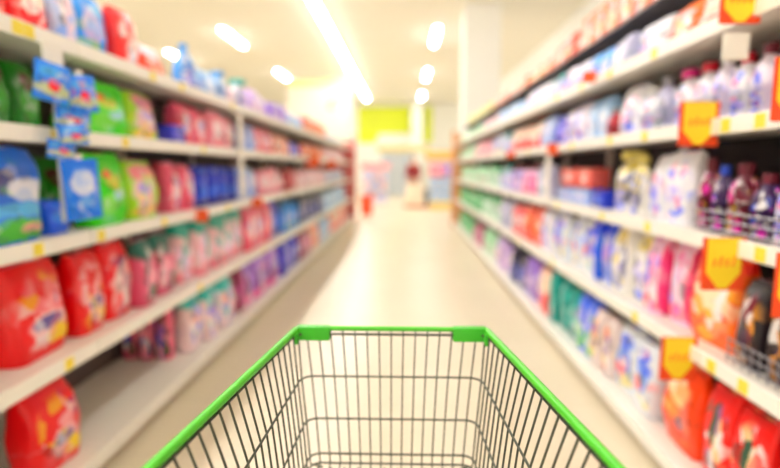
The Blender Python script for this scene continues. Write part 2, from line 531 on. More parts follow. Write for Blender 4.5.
# front line and height of every shelf: side -> row -> (X of the front edge, z of the top, phrase)
ROWS = {
    ('L', 5): (-1.45, 1.958, 'top shelf'), ('L', 4): (-1.45, 1.572, 'second shelf'), ('L', 3): (-1.45, 1.124, 'third shelf'),
    ('L', 2): (-1.45, 0.608, 'fourth shelf'), ('L', 1): (-1.39, 0.130, 'bottom shelf'),
    ('R', 6): (1.36, 2.33, 'top shelf'), ('R', 5): (1.22, 1.992, 'second shelf'), ('R', 4): (1.22, 1.600, 'third shelf'),
    ('R', 3): (1.22, 1.150, 'fourth shelf'), ('R', 2): (1.22, 0.668, 'fifth shelf'), ('R', 1): (1.18, 0.130, 'bottom shelf'),
}
RAIL_UP = 0.012
seen_labels = {}
KW = dict(detergent_pouch=.26, refill_pouch=.22, detergent_bottle=.15, detergent_tub=.2, detergent_carton=.22)


def stock(side, row, x0, x1, kind, style, h, desc, n=None, inset=.05, d=None, cap='white', z=None, yaw=0.0, lean=0.0):
    """a run of equal packs standing along one shelf between two picture columns of its front line"""
    X, zt, phrase = ROWS[(side, row)]
    if z is not None:
        zt = z
    sg = -1 if side == 'L' else 1
    Xf = X + sg * inset
    ya, yb = sorted((y_at(x0, Xf, zt + .2), y_at(x1, Xf, zt + .2)))
    far = ya > 5.2
    unit = KW[kind] * (1.3 if far else 1.0)
    if n is None:
        n = max(1, round((yb - ya) / unit))
    pitch = (yb - ya) / n
    w = pitch * (.94 if not far else .87)
    if d is None:
        d = {'detergent_pouch': .13, 'refill_pouch': .11, 'detergent_bottle': .10, 'detergent_tub': .18, 'detergent_carton': .14}[kind]
        d = max(.07, min(d, w * .95)) if kind != 'detergent_tub' else w
    where = 'on %s, %s' % (phrase, 'clip-strip side' if side == 'L' else 'price-flag side')
    grp = None
    if n > 1:
        grp = '%s %s' % (desc, where)
    for i in range(n):
        lab = '%s %s' % (desc, where)
        if n > 1:
            lab += ', %s going in' % (ORD[i] if n <= 16 else 'one')
        if lab in seen_labels:
            print('DUPLICATE LABEL', lab)
        seen_labels[lab] = 1
        t = thing(kind, lab, CAT[kind], group=grp)
        y = ya + pitch * (i + .5)
        t.location = (Xf + sg * (d * .5 + .006 + (random.uniform(0, .05) if inset <= .06 and kind != 'detergent_carton' else 0)), y, zt + .001)
        # front (local -Y) turned to the aisle
        t.rotation_euler = (0, 0, (PI / 2 if side == 'L' else -PI / 2) + yaw + random.uniform(-.07, .07) * (1 if n == 1 else .5))
        for nm, me in proto(kind, style, w, d, h, i % 2, cap, not far):
            obj(nm, me, parent=t)
        s = random.uniform(.93, 1.0) if not far else random.uniform(.82, 1.0)
        t.scale = (1, 1, s)


# ------------------------------------------------------------------ materials of the place
M = {}
M['shelf'] = mat('white_painted_steel', (238, 234, 224), .4, noise=.015)
M['rail'] = mat('price_rail_plastic', (246, 243, 234), .35, noise=.01)
M['backp'] = mat('pegboard_shaded', (96, 84, 78), .6, noise=.03)  # cream panel coloured dark so the gaps between packs look shaded
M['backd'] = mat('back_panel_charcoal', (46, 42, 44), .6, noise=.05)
M['yellow'] = mat('yellow_price_card', (246, 224, 70), .5, noise=.02)
M['darkedge'] = mat('grey_wire_shelf', (104, 100, 106), .5, noise=.03)
M['endred'] = mat('end_frame_red', (226, 112, 112), .45, noise=.03)
M['endorange'] = mat('end_frame_orange', (232, 164, 112), .45, noise=.03)
M['wire'] = mat('wire_grey', (150, 148, 156), .35, metal=.8, noise=.0)
M['cartwire'] = mat('cart_wire_dark', (84, 88, 74), .42, metal=.55, noise=.06, nscale=60)
M['cartgreen'] = mat('cart_green_plastic', (82, 196, 44), .33, noise=.03, nscale=20)
M['clipgreen'] = mat('cart_clip_green', (62, 184, 40), .38, noise=.03, nscale=20)
M['rubber'] = mat('rubber_black', (30, 30, 32), .7, noise=.05)
M['flagred'] = mat('flag_orange_red', (244, 78, 24), .5, noise=.03)
M['flagyellow'] = mat('flag_yellow', (255, 220, 40), .5, noise=.03)
M['flagink'] = mat('flag_ink_orange', (246, 140, 34), .5, noise=.0)
M['orangecard'] = mat('orange_card', (242, 96, 40), .5, noise=.03)
M['plasticwhite'] = mat('white_plastic', (240, 236, 226), .4, noise=.01)
M['wall'] = mat('painted_wall_warm_white', (246, 245, 240), .7, noise=.012, nscale=1)
M['ceil'] = mat('ceiling_cream', (244, 240, 229), .8, noise=.015, nscale=1)
M['lime'] = mat('lime_painted_panel', (226, 240, 36), .5, noise=.02, nscale=1)
M['tube'] = mat('lamp_diffuser', (250, 249, 248), .4, noise=0, emit=44.0)
M['lampbody'] = mat('lamp_body_white', (240, 238, 232), .5, noise=0)
M['sign'] = mat('sign_cream_board', (250, 240, 226), .5, noise=.015)
M['signyellow'] = mat('sign_pale_yellow', (246, 240, 176), .5, noise=.02)
M['brown'] = mat('sign_brown_print', (190, 150, 116), .5, noise=.02)


def floor_mat():
    m = bpy.data.materials.new('polished_cream_floor')
    m.use_nodes = True
    nt = m.node_tree; L = nt.links
    b = nt.nodes['Principled BSDF']
    tc = nt.nodes.new('ShaderNodeTexCoord')
    br = nt.nodes.new('ShaderNodeTexBrick')
    br.offset = 0
    br.inputs['Scale'].default_value = 1.0
    br.inputs['Brick Width'].default_value = .6
    br.inputs['Row Height'].default_value = .6
    br.inputs['Mortar Size'].default_value = .002
    br.inputs['Color1'].default_value = lin((220, 208, 183))
    br.inputs['Color2'].default_value = lin((216, 204, 178))
    br.inputs['Mortar'].default_value = lin((196, 180, 154))
    L.new(tc.outputs['Object'], br.inputs['Vector'])
    n = nt.nodes.new('ShaderNodeTexNoise')
    n.inputs['Scale'].default_value = .8
    L.new(tc.outputs['Object'], n.inputs['Vector'])
    r = nt.nodes.new('ShaderNodeMapRange')
    r.inputs['To Min'].default_value = .26; r.inputs['To Max'].default_value = .38
    L.new(n.outputs['Fac'], r.inputs['Value'])
    L.new(r.outputs['Result'], b.inputs['Roughness'])
    L.new(br.outputs['Color'], b.inputs['Base Color'])
    b.inputs['Specular IOR Level'].default_value = .32
    return m


M['floor'] = floor_mat()

# ------------------------------------------------------------------ the hall
ZC, YB, XL, XR, YF = 5.6, 34.5, -14.0, 4.6, -5.0
structure('floor', bx(XL, XR, YF, YB, -.1, 0), M['floor'])
structure('ceiling', bx(XL, XR, YF, YB, ZC, ZC + .1), M['ceil'])
structure('wall_back', bx(XL, XR, YB, YB + .1, 0, ZC), M['wall'])
structure('wall_left', bx(XL - .1, XL, YF, YB, 0, ZC), M['wall'])
structure('wall_right', bx(XR, XR + .1, YF, YB, 0, ZC), M['wall'])
structure('wall_front', bx(XL, XR, YF - .1, YF, 0, ZC), M['wall'])
structure('column_1', bx(1.53, 2.47, 14.0, 14.9, 0, ZC, bev=.02), M['wall'])
structure('column_2', bx(.38, 1.06, 33.0, 33.7, 0, ZC, bev=.02), M['wall'])


def y_on(y_px, z):
    return 0


# lamps
def lamp(x, y, length, label, group, r=.1):
    t = thing('ceiling_light', label, 'ceiling light', (x, y, ZC), 0, group)
    b = bmesh.new()
    box(b, -.13, .13, -length / 2, length / 2, -.06, -.002, bev=.01)
    obj('lamp_housing', b, M['lampbody'], t)
    b = bmesh.new()
    rings = [[Vector((r * math.cos(PI + PI * k / 10), yy, -.06 + .05 * math.sin(PI + PI * k / 10))) for k in range(11)] for yy in (-length / 2 + .02, length / 2 - .02)]
    loft(b, rings)
    obj('diffuser', b, M['tube'], t)


ys = [17.1 + 6.8 * k for k in range(-3, 3)]
rowname = {-2.3: 'over the aisle'}
for i in range(15):
    y = -3.0 + 2.42 * i
    lamp(-2.3, y, 2.4, 'white tube lamp in the long continuous ceiling line, %s from the checkout end' % ORD[i], 'lamps of the continuous ceiling line', .085)
for x, nm in ((.95, 'row over the shelf aisle'), (-5.5, 'row beyond the continuous line'), (-8.5, 'outermost row behind the shelves'),):
    for i, y in enumerate(ys if x != -8.5 else ys[:4]):
        yy = y if x != -8.5 else y + 3.0
        lamp(x, min(yy, 33), 2.2, 'separate white tube lamp on ceiling, %s, %s going in' % (nm, ORD[i]), 'separate ceiling lamps, ' + nm, .075)

# green painted panels on the far wall
b = bmesh.new()
pts = [(-3.05, 3.05), (-2.0, 3.05), (-1.7, 3.68), (.36, 3.68), (.36, 5.36), (-3.05, 5.36)]
vs0 = [b.verts.new((x, YB - .06, z)) for x, z in pts]
vs1 = [b.verts.new((x, YB - .002, z)) for x, z in pts]
b.faces.new(vs0); b.faces.new(vs1[::-1])
for k in range(6):
    b.faces.new((vs0[k], vs0[(k + 1) % 6], vs1[(k + 1) % 6], vs1[k]))
tag(obj('wall_panel_board', b, M['lime'], smooth=False), 'wide lime green panel board high on the far wall', 'wall panel')
tag(obj('wall_panel_board', bx(1.22, 1.74, YB - .06, YB - .002, 3.1, 5.36), M['lime'], smooth=False), 'narrow lime green panel board beside the white far column', 'wall panel')

# hanging sign board at the left
t = thing('hanging_sign', 'large cream hanging signboard with pale yellow top band above the shelves', 'sign', (-3.55, 22, 0))
obj('sign_board', bx(-1.35, 1.35, -.08, .08, 2.6, 4.72, bev=.01), M['sign'], t)
obj('top_band', bx(-1.36, 1.36, -.09, .09, 4.72, 5.05, bev=.01), M['signyellow'], t)
b = bmesh.new()
tube(b, [Vector((.62 + .22 * math.cos(a), -.085, 4.05 + .16 * math.sin(a) + .1 * math.cos(a))) for a in [k * PI / 8 for k in range(13)]], .05, 8)
obj('emblem', b, M['brown'], t)
for s in (-1, 1):
    obj('hanging_rod', tube(bmesh.new(), [(s * 1.1, 0, 5.04), (s * 1.1, 0, ZC - .001)], .015), M['lampbody'], t)

# ------------------------------------------------------------------ shelving
def shelving(side, bounds, zs, xf, xb, xbase, top, dark_until, name, labels, tags):
    sg = -1 if side == 'L' else 1
    cache = {}

    def cm(key, fn):
        if key not in cache:
            cache[key] = fn()
        return cache[key]
    for i, (ya, yb) in enumerate(zip(bounds, bounds[1:])):
        t = thing('shelving_unit', labels(i), 'shelving unit', (0, ya, 0), 0, 'bays of the shelving with the ' + name)
        Ln = yb - ya
        k = round(Ln, 3)
        dark = yb < dark_until
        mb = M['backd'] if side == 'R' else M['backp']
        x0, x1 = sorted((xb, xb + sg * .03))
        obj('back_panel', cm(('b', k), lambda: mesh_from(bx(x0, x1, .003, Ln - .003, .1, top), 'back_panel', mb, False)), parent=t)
        x0, x1 = sorted((xbase, xb))

        def base():
            b = bmesh.new()
            box(b, x0, x1, .002, Ln - .002, .09, .128, bev=.004)
            kx = sorted((xbase + sg * .05, xb))
            box(b, kx[0], kx[1], .002, Ln - .002, 0.001, .09)
            return mesh_from(b, 'base_deck', M['shelf'], False)
        bd = obj('base_deck', cm(('d', k), base), parent=t)
        lx = sorted((xbase - sg * .012, xbase))
        obj('base_rail', cm(('br', k), lambda: mesh_from(bx(lx[0], lx[1], .004, Ln - .004, .075, .14, bev=.003), 'base_rail', M['rail'], False)), parent=bd)
        for q in range(2):
            yy = (.0, Ln - .03)[q]
            ux = sorted((xb - sg * .005, xb - sg * .05))
            obj('upright', cm(('u', k, q), lambda: mesh_from(bx(ux[0], ux[1], yy + .002, yy + .028, .128, top + .03), 'upright', M['shelf'], False)), parent=t)
        for r, (z, xfr) in enumerate(zs):
            px = sorted((xfr, xb - sg * .002))
            thin = side == 'R' and r == 0
            s = obj('shelf', cm(('s', k, r), lambda: mesh_from(bx(px[0], px[1], .003, Ln - .003, z - (.016 if thin else .03), z, bev=.003), 'shelf', M['darkedge'] if thin else M['shelf'], False)), parent=t)
            if thin:
                continue
            rx = sorted((xfr - sg * .014, xfr + sg * .002))
            obj('price_rail', cm(('r', k, r), lambda: mesh_from(bx(rx[0], rx[1], .004, Ln - .004, z - .052, z + RAIL_UP, bev=.003), 'price_rail', M['rail'], False)), parent=s)
            for (tr, ty) in tags.get(i, ()):
                if tr == r:
                    cx = sorted((xfr - sg * .0155, xfr - sg * .0135))
                    obj('price_card', bx(cx[0], cx[1], ty, ty + .055, z - .046, z + .004), M['yellow'], s, smooth=False)
        if False:
            pass
    return


LZ = [(1.958, -1.45), (1.572, -1.45), (1.124, -1.45), (.608, -1.45)]
LB = [1.16 + 1.165 * k for k in range(0, 12)]
RZ = [(2.33, 1.36), (1.992, 1.22), (1.600, 1.22), (1.150, 1.22), (.668, 1.22)]
RB = [.92 + 1.17 * k for k in range(0, 11)]


def tags_from(side, zs, bounds, base_x, plist):
    out = {}
    for (r, px) in plist:
        z, X = zs[r]
        y = y_at(px, X, z - .02)
        for i, (a, b) in enumerate(zip(bounds, bounds[1:])):
            if a <= y < b - .07:
                out.setdefault(i, []).append((r, y - a))
    return out


ltags = tags_from('L', LZ, LB, 0, [(0, 8), (0, 20), (0, 148), (0, 178), (0, 230), (1, 48), (1, 120), (1, 200), (2, 30), (2, 95), (2, 160), (2, 225), (2, 285), (3, 62), (3, 89), (3, 197), (3, 262), (3, 300)])
rtags = tags_from('R', RZ, RB, 0, [(1, 614), (1, 585), (1, 660), (1, 560), (2, 734), (2, 650), (2, 614), (2, 770), (2, 575), (2, 530), (3, 653), (3, 606), (3, 770), (3, 560), (4, 640), (4, 600), (4, 719), (4, 752), (4, 555), (4, 520)])
shelving('L', LB, LZ, -1.45, -1.95, -1.39, 2.12, 0, 'clip strip', lambda i: 'white shelving bay of detergents, clip-strip side, %s bay going into the aisle' % ORD[i], ltags)
shelving('R', RB, RZ, 1.22, 1.74, 1.18, 2.28, 9, 'price flags', lambda i: 'white shelving bay of detergents, price-flag side, %s bay going into the aisle' % ORD[i], rtags)

# framed ends of the two runs
t = thing('shelf_end_frame', 'red upright frame closing the far end of the clip-strip shelving', 'end frame', (-1.68, 14.03, 0))
obj('end_panel', bx(-.27, .30, -.03, .03, .001, 2.12, bev=.005), M['endred'], t, smooth=False)
obj('end_post', bx(.30, .35, -.035, .035, .001, 2.32, bev=.008), M['endred'], t, smooth=False)
t = thing('shelf_end_frame', 'orange upright frame closing the far end of the price-flag shelving', 'end frame', (1.46, 12.68, 0))
obj('end_panel', bx(-.24, .28, -.03, .03, .001, 2.2, bev=.005), M['endorange'], t, smooth=False)
obj('end_post', bx(-.33, -.24, -.035, .035, .001, 2.3, bev=.008), M['endorange'], t, smooth=False)
# white posts standing in front of the shelf seams
yp = y_at(242, -1.42, 1.4)
t = thing('divider_post', 'slim white post at the shelf seam beside the cobalt blue tubs', 'post', (-1.425, yp, 0))
obj('post_bar', bx(-.008, .008, -.05, .05, 1.16, 1.885, bev=.003), M['shelf'], t, smooth=False)
obj('post_clip', bx(-.008, .018, -.06, .06, 1.5, 1.575, bev=.003), M['rail'], t, smooth=False)
yp = y_at(548, 1.19, 1.4)
t = thing('divider_post', 'slim white post at the shelf seam beside the dark stack gap', 'post', (1.19, yp, 0))
obj('post_bar', bx(-.008, .008, -.045, .045, 1.18, 1.53, bev=.003), M['shelf'], t, smooth=False)
obj('post_clip', bx(-.018, .008, -.055, .055, 1.12, 1.2, bev=.003), M['rail'], t, smooth=False)

# ------------------------------------------------------------------ stock, clip-strip side
A = stock
P, B, RF, TB, CT = 'detergent_pouch', 'detergent_bottle', 'refill_pouch', 'detergent_tub', 'detergent_carton'
# top
A('L', 5, -60, 20, P, 'redpale', .30, 'red and cream pouch', n=1)
A('L', 5, 20, 56, P, 'redpale', .27, 'red pouch with pale top', n=1)
A('L', 5, 57, 82, P, 'palelilac', .30, 'pale lilac-blue pouch', n=1)
A('L', 5, 82, 117, P, 'azure', .33, 'bright azure pouch with lilac patch', n=1)
A('L', 5, 119, 143, P, 'reddot', .33, 'red pouch with white disc', n=1)
A('L', 5, 144, 168, P, 'orangered', .13, 'low orange-red pack', n=1, d=.09)
A('L', 5, 138, 163, P, 'palepink', .25, 'pale pink pouch behind orange-red pack', n=1, inset=.17)
A('L', 5, 185, 206, RF, 'skyrefill', .34, 'tall sky blue refill pouch', n=1, cap='sky')
A('L', 5, 206, 218, P, 'palesky', .22, 'pale sky blue pouch', n=1)
A('L', 5, 219, 230, B, 'palesky', .26, 'pale blue bottle with sky cap', n=1, cap='sky')
A('L', 5, 231, 240, P, 'palepink', .2, 'small pale pink pouch', n=1)
A('L', 5, 240, 252, B, 'white', .29, 'white bottle with teal cap', n=1, cap='teal')
A('L', 5, 253, 272, P, 'lilac', .26, 'lilac pouch')
A('L', 5, 272, 290, P, 'purple', .25, 'purple pouch')
A('L', 5, 290, 304, P, 'palesky', .2, 'pale blue pouch beside orange-red cartons')
A('L', 5, 304, 326, CT, 'orangered', .25, 'orange-red carton', d=.2)
A('L', 5, 327, 344, P, 'greylilac', .15, 'low grey pouch')
# second
A('L', 4, -60, 14, P, 'shadegreen', .31, 'shade-painted dark green pouch with red mark', n=2, inset=.16)
A('L', 4, 14, 44, P, 'shadegreen', .31, 'shade-painted dark green pouch behind clip strip', n=1, inset=.16)
A('L', 4, 82, 138, P, 'green', .32, 'bright green pouch', n=1)
A('L', 4, 139, 168, P, 'limemix', .31, 'lime and pink pouch', n=1)
A('L', 4, 173, 186, CT, 'indigo', .13, 'low indigo carton', n=1)
A('L', 4, 187, 213, P, 'pink', .31, 'pink pouch with white patch', n=2)
A('L', 4, 213, 237, P, 'pinkwhite', .31, 'pale pink pouch beside slim post', n=2)
A('L', 4, 248, 258, P, 'paleblue', .29, 'pale blue pouch past slim post', n=2)
A('L', 4, 258, 276, P, 'pink', .28, 'rose pink pouch past slim post')
A('L', 4, 276, 292, P, 'peach', .29, 'peach pouch')
A('L', 4, 293, 303, P, 'indigo', .2, 'indigo pouch')
A('L', 4, 304, 326, P, 'amberpack', .24, 'amber and cream pouch')
A('L', 4, 327, 344, P, 'palepink', .28, 'pale pink pouch near end frame')
# third
A('L', 3, -45, 52, P, 'blue', .41, 'big blue pouch with white swoosh', n=1, inset=.04, d=.17)
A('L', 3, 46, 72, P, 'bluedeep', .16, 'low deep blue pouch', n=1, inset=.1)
A('L', 3, 40, 74, P, 'shadegreen', .36, 'dark green pouch in painted shelf shadow', n=1, inset=.28)
A('L', 3, 96, 134, P, 'green', .38, 'bright green pouch', n=1)
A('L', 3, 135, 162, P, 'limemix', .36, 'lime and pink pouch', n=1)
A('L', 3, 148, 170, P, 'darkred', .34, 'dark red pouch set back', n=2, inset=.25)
A('L', 3, 176, 199, P, 'pink', .34, 'pink pouch with white patch', n=2)
A('L', 3, 200, 240, TB, 'cobalt', .31, 'cobalt blue tub', n=4, inset=.07)
A('L', 3, 244, 262, P, 'paleblue', .31, 'pale blue pouch')
A('L', 3, 262, 288, P, 'pinkwhite', .32, 'pink and white pouch')
A('L', 3, 288, 300, P, 'darkred', .34, 'dark red pouch beside pale pink ones')
A('L', 3, 300, 326, P, 'palepink', .3, 'pale pink pouch')
A('L', 3, 326, 345, P, 'greylilac', .28, 'grey-lilac pouch')
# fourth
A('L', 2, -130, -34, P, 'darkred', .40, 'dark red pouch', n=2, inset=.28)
A('L', 2, 24, 84, P, 'red', .43, 'red pouch with yellow blob', n=1, inset=.05, d=.17)
A('L', 2, 85, 114, P, 'red', .43, 'red pouch with purple print', n=1, inset=.06, d=.16)
A('L', 2, 115, 143, P, 'redwhite', .44, 'red and white pouch', n=1, inset=.06)
A('L', 2, 144, 160, P, 'tealdark', .42, 'dark teal and rose pouch', n=1)
A('L', 2, 164, 184, P, 'tealdark', .44, 'teal-topped rose pouch', n=1)
A('L', 2, 186, 213, P, 'tealcorner', .45, 'blush pouch with teal corner', n=2)
A('L', 2, 216, 249, P, 'tealcorner', .46, 'pale pouch with teal top', n=3)
A('L', 2, 249, 275, P, 'pink', .44, 'pink pouch with white patch')
A('L', 2, 276, 286, P, 'cobalt', .43, 'cobalt blue pouch')
A('L', 2, 286, 303, B, 'azure', .38, 'azure bottle', cap='sky')
A('L', 2, 304, 326, P, 'navy', .43, 'navy-topped pouch')
A('L', 2, 326, 346, P, 'palesky', .38, 'pale blue pouch near end frame')
# bottom
A('L', 1, -150, -60, P, 'darkred', .38, 'dark red pouch', n=1, inset=.25, d=.16)
A('L', 1, 48, 94, P, 'red', .40, 'red pouch with yellow blob', n=1, inset=.05, d=.16)
for x, ds in ((-1.875, 'dark-edged berry pouch, deepest of three'), (-1.755, 'middle berry pouch of three'), (-1.635, 'berry pouch nearest the deck edge of three')):
    t = thing(P, '%s standing across the bottom deck, clip-strip side' % ds.replace('nearest', 'next to'), 'detergent pouch', (x, 3.385, .131))
    for nm, me in proto(P, 'berrydark', .11, .10, .42, 0 if x < -1.7 else 1, 'white', True):
        obj(nm, me, parent=t)
A('L', 1, 197, 210, P, 'squares', .42, 'pale pouch with lilac squares', n=1)
A('L', 1, 210, 236, P, 'squares', .42, 'pale pouch with lilac squares and teal rim', n=2)
A('L', 1, 236, 250, P, 'magenta', .42, 'dark magenta pouch')
A('L', 1, 250, 284, P, 'lavender', .42, 'lavender pouch with pink foot')
A('L', 1, 284, 302, P, 'indigo', .42, 'indigo pouch')
A('L', 1, 302, 313, P, 'magenta', .42, 'dark purple-red pouch')
A('L', 1, 313, 322, P, 'peach', .4, 'peach pouch')
A('L', 1, 322, 333, P, 'palesky', .36, 'pale blue pouch')
A('L', 1, 333, 348, P, 'redpale', .4, 'rose red pouch')

# ------------------------------------------------------------------ stock, price-flag side
A('R', 6, 650, 790, CT, 'amberpack', .3, 'amber and orange carton', d=.22)
A('R', 6, 582, 650, CT, 'amberpack', .26, 'orange-striped carton')
A('R', 6, 546, 582, P, 'orangered', .27, 'orange-red pouch')
A('R', 6, 520, 546, P, 'orangecream', .24, 'orange and cream pouch')
A('R', 6, 490, 520, P, 'peach', .2, 'peach pouch')
A('R', 6, 468, 490, CT, 'pastelyellow', .2, 'pale yellow carton')
A('R', 5, 690, 800, P, 'peach', .22, 'peach pouch', n=2)
A('R', 5, 656, 690, P, 'amberpack', .21, 'amber and cream pouch', n=1)
A('R', 5, 628, 656, P, 'white', .22, 'white pouch', n=1)
A('R', 5, 606, 627, P, 'greylilac', .22, 'grey-lilac pouch', n=2)
A('R', 5, 583, 606, P, 'azure', .22, 'azure pouch', n=2)
A('R', 5, 560, 583, P, 'whitelilac', .22, 'white and lilac pouch')
A('R', 5, 546, 560, P, 'teallilac', .22, 'teal-topped pouch')
A('R', 5, 525, 546, P, 'white', .22, 'white pouch past teal-topped ones')
A('R', 5, 498, 525, P, 'palesky', .22, 'pale sky blue pouch')
A('R', 5, 480, 498, P, 'palepink', .2, 'pale pink pouch')
A('R', 5, 459, 480, P, 'mint', .2, 'mint green pouch')
A('R', 4, 768, 810, P, 'palepink', .30, 'pale pink pouch at the rim', n=1, inset=.08)
A('R', 4, 735, 756, B, 'whitelilac', .30, 'white and lilac bottle with wine cap', n=1, cap='wine')
A('R', 4, 716, 735, B, 'white', .29, 'white bottle with red cap', n=1, cap='red')
A('R', 4, 700, 716, B, 'whitelilac', .3, 'blue-footed white bottle', n=1, cap='white')
A('R', 4, 681, 700, B, 'white', .3, 'white bottle with crimson cap', n=1, cap='red')
A('R', 4, 662, 681, B, 'white', .29, 'white bottle with magenta cap', n=1, cap='magenta')
A('R', 4, 648, 661, B, 'greylilac', .28, 'grey-lilac bottle', n=1, cap='grey')
A('R', 4, 632, 648, B, 'white', .26, 'white bottle with white cap', n=1, cap='white')
A('R', 4, 612, 632, P, 'white', .3, 'white pouch', n=1)
A('R', 4, 601, 611, B, 'darkred', .2, 'small dark red bottle', n=1, cap='grey')
A('R', 4, 580, 601, P, 'palesky', .3, 'pale blue pouch', n=2)
A('R', 4, 560, 580, P, 'whitelilac', .3, 'white and lilac pouch')
A('R', 4, 550, 560, P, 'indigo', .28, 'indigo pouch')
A('R', 4, 538, 550, P, 'paleblue', .3, 'pale blue pouch past indigo ones')
A('R', 4, 510, 538, P, 'redpale', .28, 'rose and cream pouch')
A('R', 4, 500, 510, P, 'teallilac', .3, 'teal-topped pouch')
A('R', 4, 488, 500, P, 'whiteblue', .3, 'white and blue pouch')
A('R', 4, 474, 488, P, 'pinkwhite', .28, 'pink and white pouch')
A('R', 4, 459, 474, P, 'mint', .28, 'mint green pouch')
A('R', 3, 771, 812, B, 'white', .26, 'white bottle at the rim', n=2, inset=.075)
A('R', 3, 745, 767, B, 'darkviolet', .26, 'dark violet bottle', n=1, inset=.075, cap='wine')
A('R', 3, 722, 744, B, 'darkwine', .3, 'wine red bottle with yellow print', n=1, inset=.075, cap='wine')
A('R', 3, 708, 721, B, 'darkviolet', .3, 'dark violet bottle with blue print', n=1, inset=.075, cap='blue')
A('R', 3, 694, 707, B, 'darkwine', .33, 'wine red bottle beside white pouch', n=1, inset=.075, cap='wine')
A('R', 3, 655, 683, P, 'white', .38, 'white pouch with pink top', n=1)
A('R', 3, 639, 654, P, 'white', .36, 'white pouch', n=1)
A('R', 3, 627, 639, B, 'whiteyellow', .35, 'slim white bottle with yellow cap', n=1, cap='yellow')
A('R', 3, 604, 626, B, 'whiteyellow', .38, 'broad white bottle with yellow cap', n=1, cap='yellow', d=.16)
A('R', 3, 590, 606, CT, 'cobalt', .12, 'low cobalt blue carton', n=1, inset=.1)
A('R', 3, 558, 589, CT, 'paleblue', .11, 'low pale blue carton', n=2, inset=.1)
A('R', 3, 561, 592, CT, 'salmonpack', .15, 'salmon carton stacked on blue cartons', n=2, inset=.11, z=1.150 + .125)
A('R', 3, 530, 546, P, 'greylilac', .33, 'grey-lilac pouch')
A('R', 3, 519, 530, B, 'pinklilac', .34, 'pink-lilac bottle', cap='wine')
A('R', 3, 508, 519, B, 'lilac', .34, 'lilac bottle', cap='wine')
A('R', 3, 496, 508, P, 'teallilac', .34, 'teal-topped pouch')
A('R', 3, 484, 496, P, 'emeraldwhite', .33, 'emerald-topped pouch')
A('R', 3, 459, 484, P, 'mint', .33, 'mint green pouch')
A('R', 2, 762, 808, P, 'black', .36, 'black pouch at the rim', n=1, inset=.065)
A('R', 2, 733, 760, P, 'black', .36, 'black pouch with orange mark', n=1, inset=.065)
A('R', 2, 680, 728, P, 'orangecream', .42, 'orange-red pouch with cream middle', n=1, inset=.05)
A('R', 2, 657, 678, P, 'pinklilac', .44, 'pink-lilac pouch with magenta edge', n=1)
A('R', 2, 640, 656, P, 'pinklilac', .43, 'pink-lilac pouch with violet marks', n=1)
A('R', 2, 622, 640, P, 'whiteyellow', .42, 'white pouch with yellow top', n=1)
A('R', 2, 603, 622, P, 'whiteyellow', .41, 'cream-white pouch', n=1)
A('R', 2, 585, 603, P, 'bluecrest', .42, 'white pouch with cobalt blue rim', n=2)
A('R', 2, 564, 585, P, 'whiteblue', .40, 'blue and white pouch with red spot', n=2)
A('R', 2, 547, 564, P, 'whiteblue', .40, 'white pouch with blue centre', n=2)
A('R', 2, 538, 547, P, 'white', .38, 'white pouch')
A('R', 2, 524, 538, P, 'orangered', .38, 'orange-red pouch')
A('R', 2, 510, 524, P, 'redwhite', .38, 'red and white pouch')
A('R', 2, 496, 510, P, 'greylilac', .38, 'grey-lilac pouch')
A('R', 2, 478, 496, P, 'emeraldwhite', .36, 'emerald-topped pouch')
A('R', 2, 458, 478, P, 'emerald', .38, 'emerald green pouch')
A('R', 1, 786, 850, P, 'darkwine', .40, 'wine red pouch', n=1, inset=.12)
A('R', 1, 718, 753, P, 'redstripe', .42, 'red pouch with green stripe', n=1, inset=.06)
A('R', 1, 688, 717, P, 'redstripe', .42, 'red pouch beside orange one', n=1, inset=.05)
A('R', 1, 648, 687, P, 'orange', .42, 'orange pouch with cream top', n=1, inset=.04)
A('R', 1, 626, 647, P, 'whiteblue', .42, 'white pouch with blue middle', n=1)
A('R', 1, 607, 625, P, 'whiteblue', .40, 'white and blue pouch', n=1)
A('R', 1, 588, 606, P, 'yellowpeach', .40, 'peach and yellow pouch', n=2)
A('R', 1, 571, 588, P, 'limeblue', .42, 'blue pouch with lime foot', n=2)
A('R', 1, 546, 570, P, 'teal', .42, 'teal pouch', n=3, d=.11)
A('R', 1, 532, 545, P, 'redpale', .40, 'orange-red pouch')
A('R', 1, 520, 532, P, 'purple', .40, 'purple pouch')
A('R', 1, 508, 520, P, 'navy', .40, 'navy-topped pouch')
A('R', 1, 494, 508, P, 'lilac', .38, 'lilac pouch')
A('R', 1, 481, 494, P, 'mint', .38, 'mint green pouch')
A('R', 1, 472, 481, P, 'magenta', .4, 'dark magenta pouch')
A('R', 1, 458, 472, P, 'emerald', .40, 'emerald green pouch')

# ------------------------------------------------------------------ clip strip with hanging packs
xs = -1.405
yc = y_at(56, xs, 1.7)
t = thing('clip_strip', 'white plastic clip strip hanging from the top price rail with blue packs', 'clip strip', (xs, yc, 0))
obj('strip', bx(-.002, .002, -.02, .02, 1.2, 1.915, bev=.0005), M['plasticwhite'], t, smooth=False)
obj('header_card', bx(-.004, .004, -.06, .06, 1.70, 1.915, bev=.002), M['plasticwhite'], t, smooth=False)


def sachet(w, h, d, seed):
    rings = []
    for i in range(11):
        u = i / 10
        dd = .004 + d * math.sin(PI * u) ** .6
        rings.append(sup(w * (1 - .05 * math.sin(PI * u)), dd, h * u, 20, 2.4))
    return loft(bmesh.new(), rings)


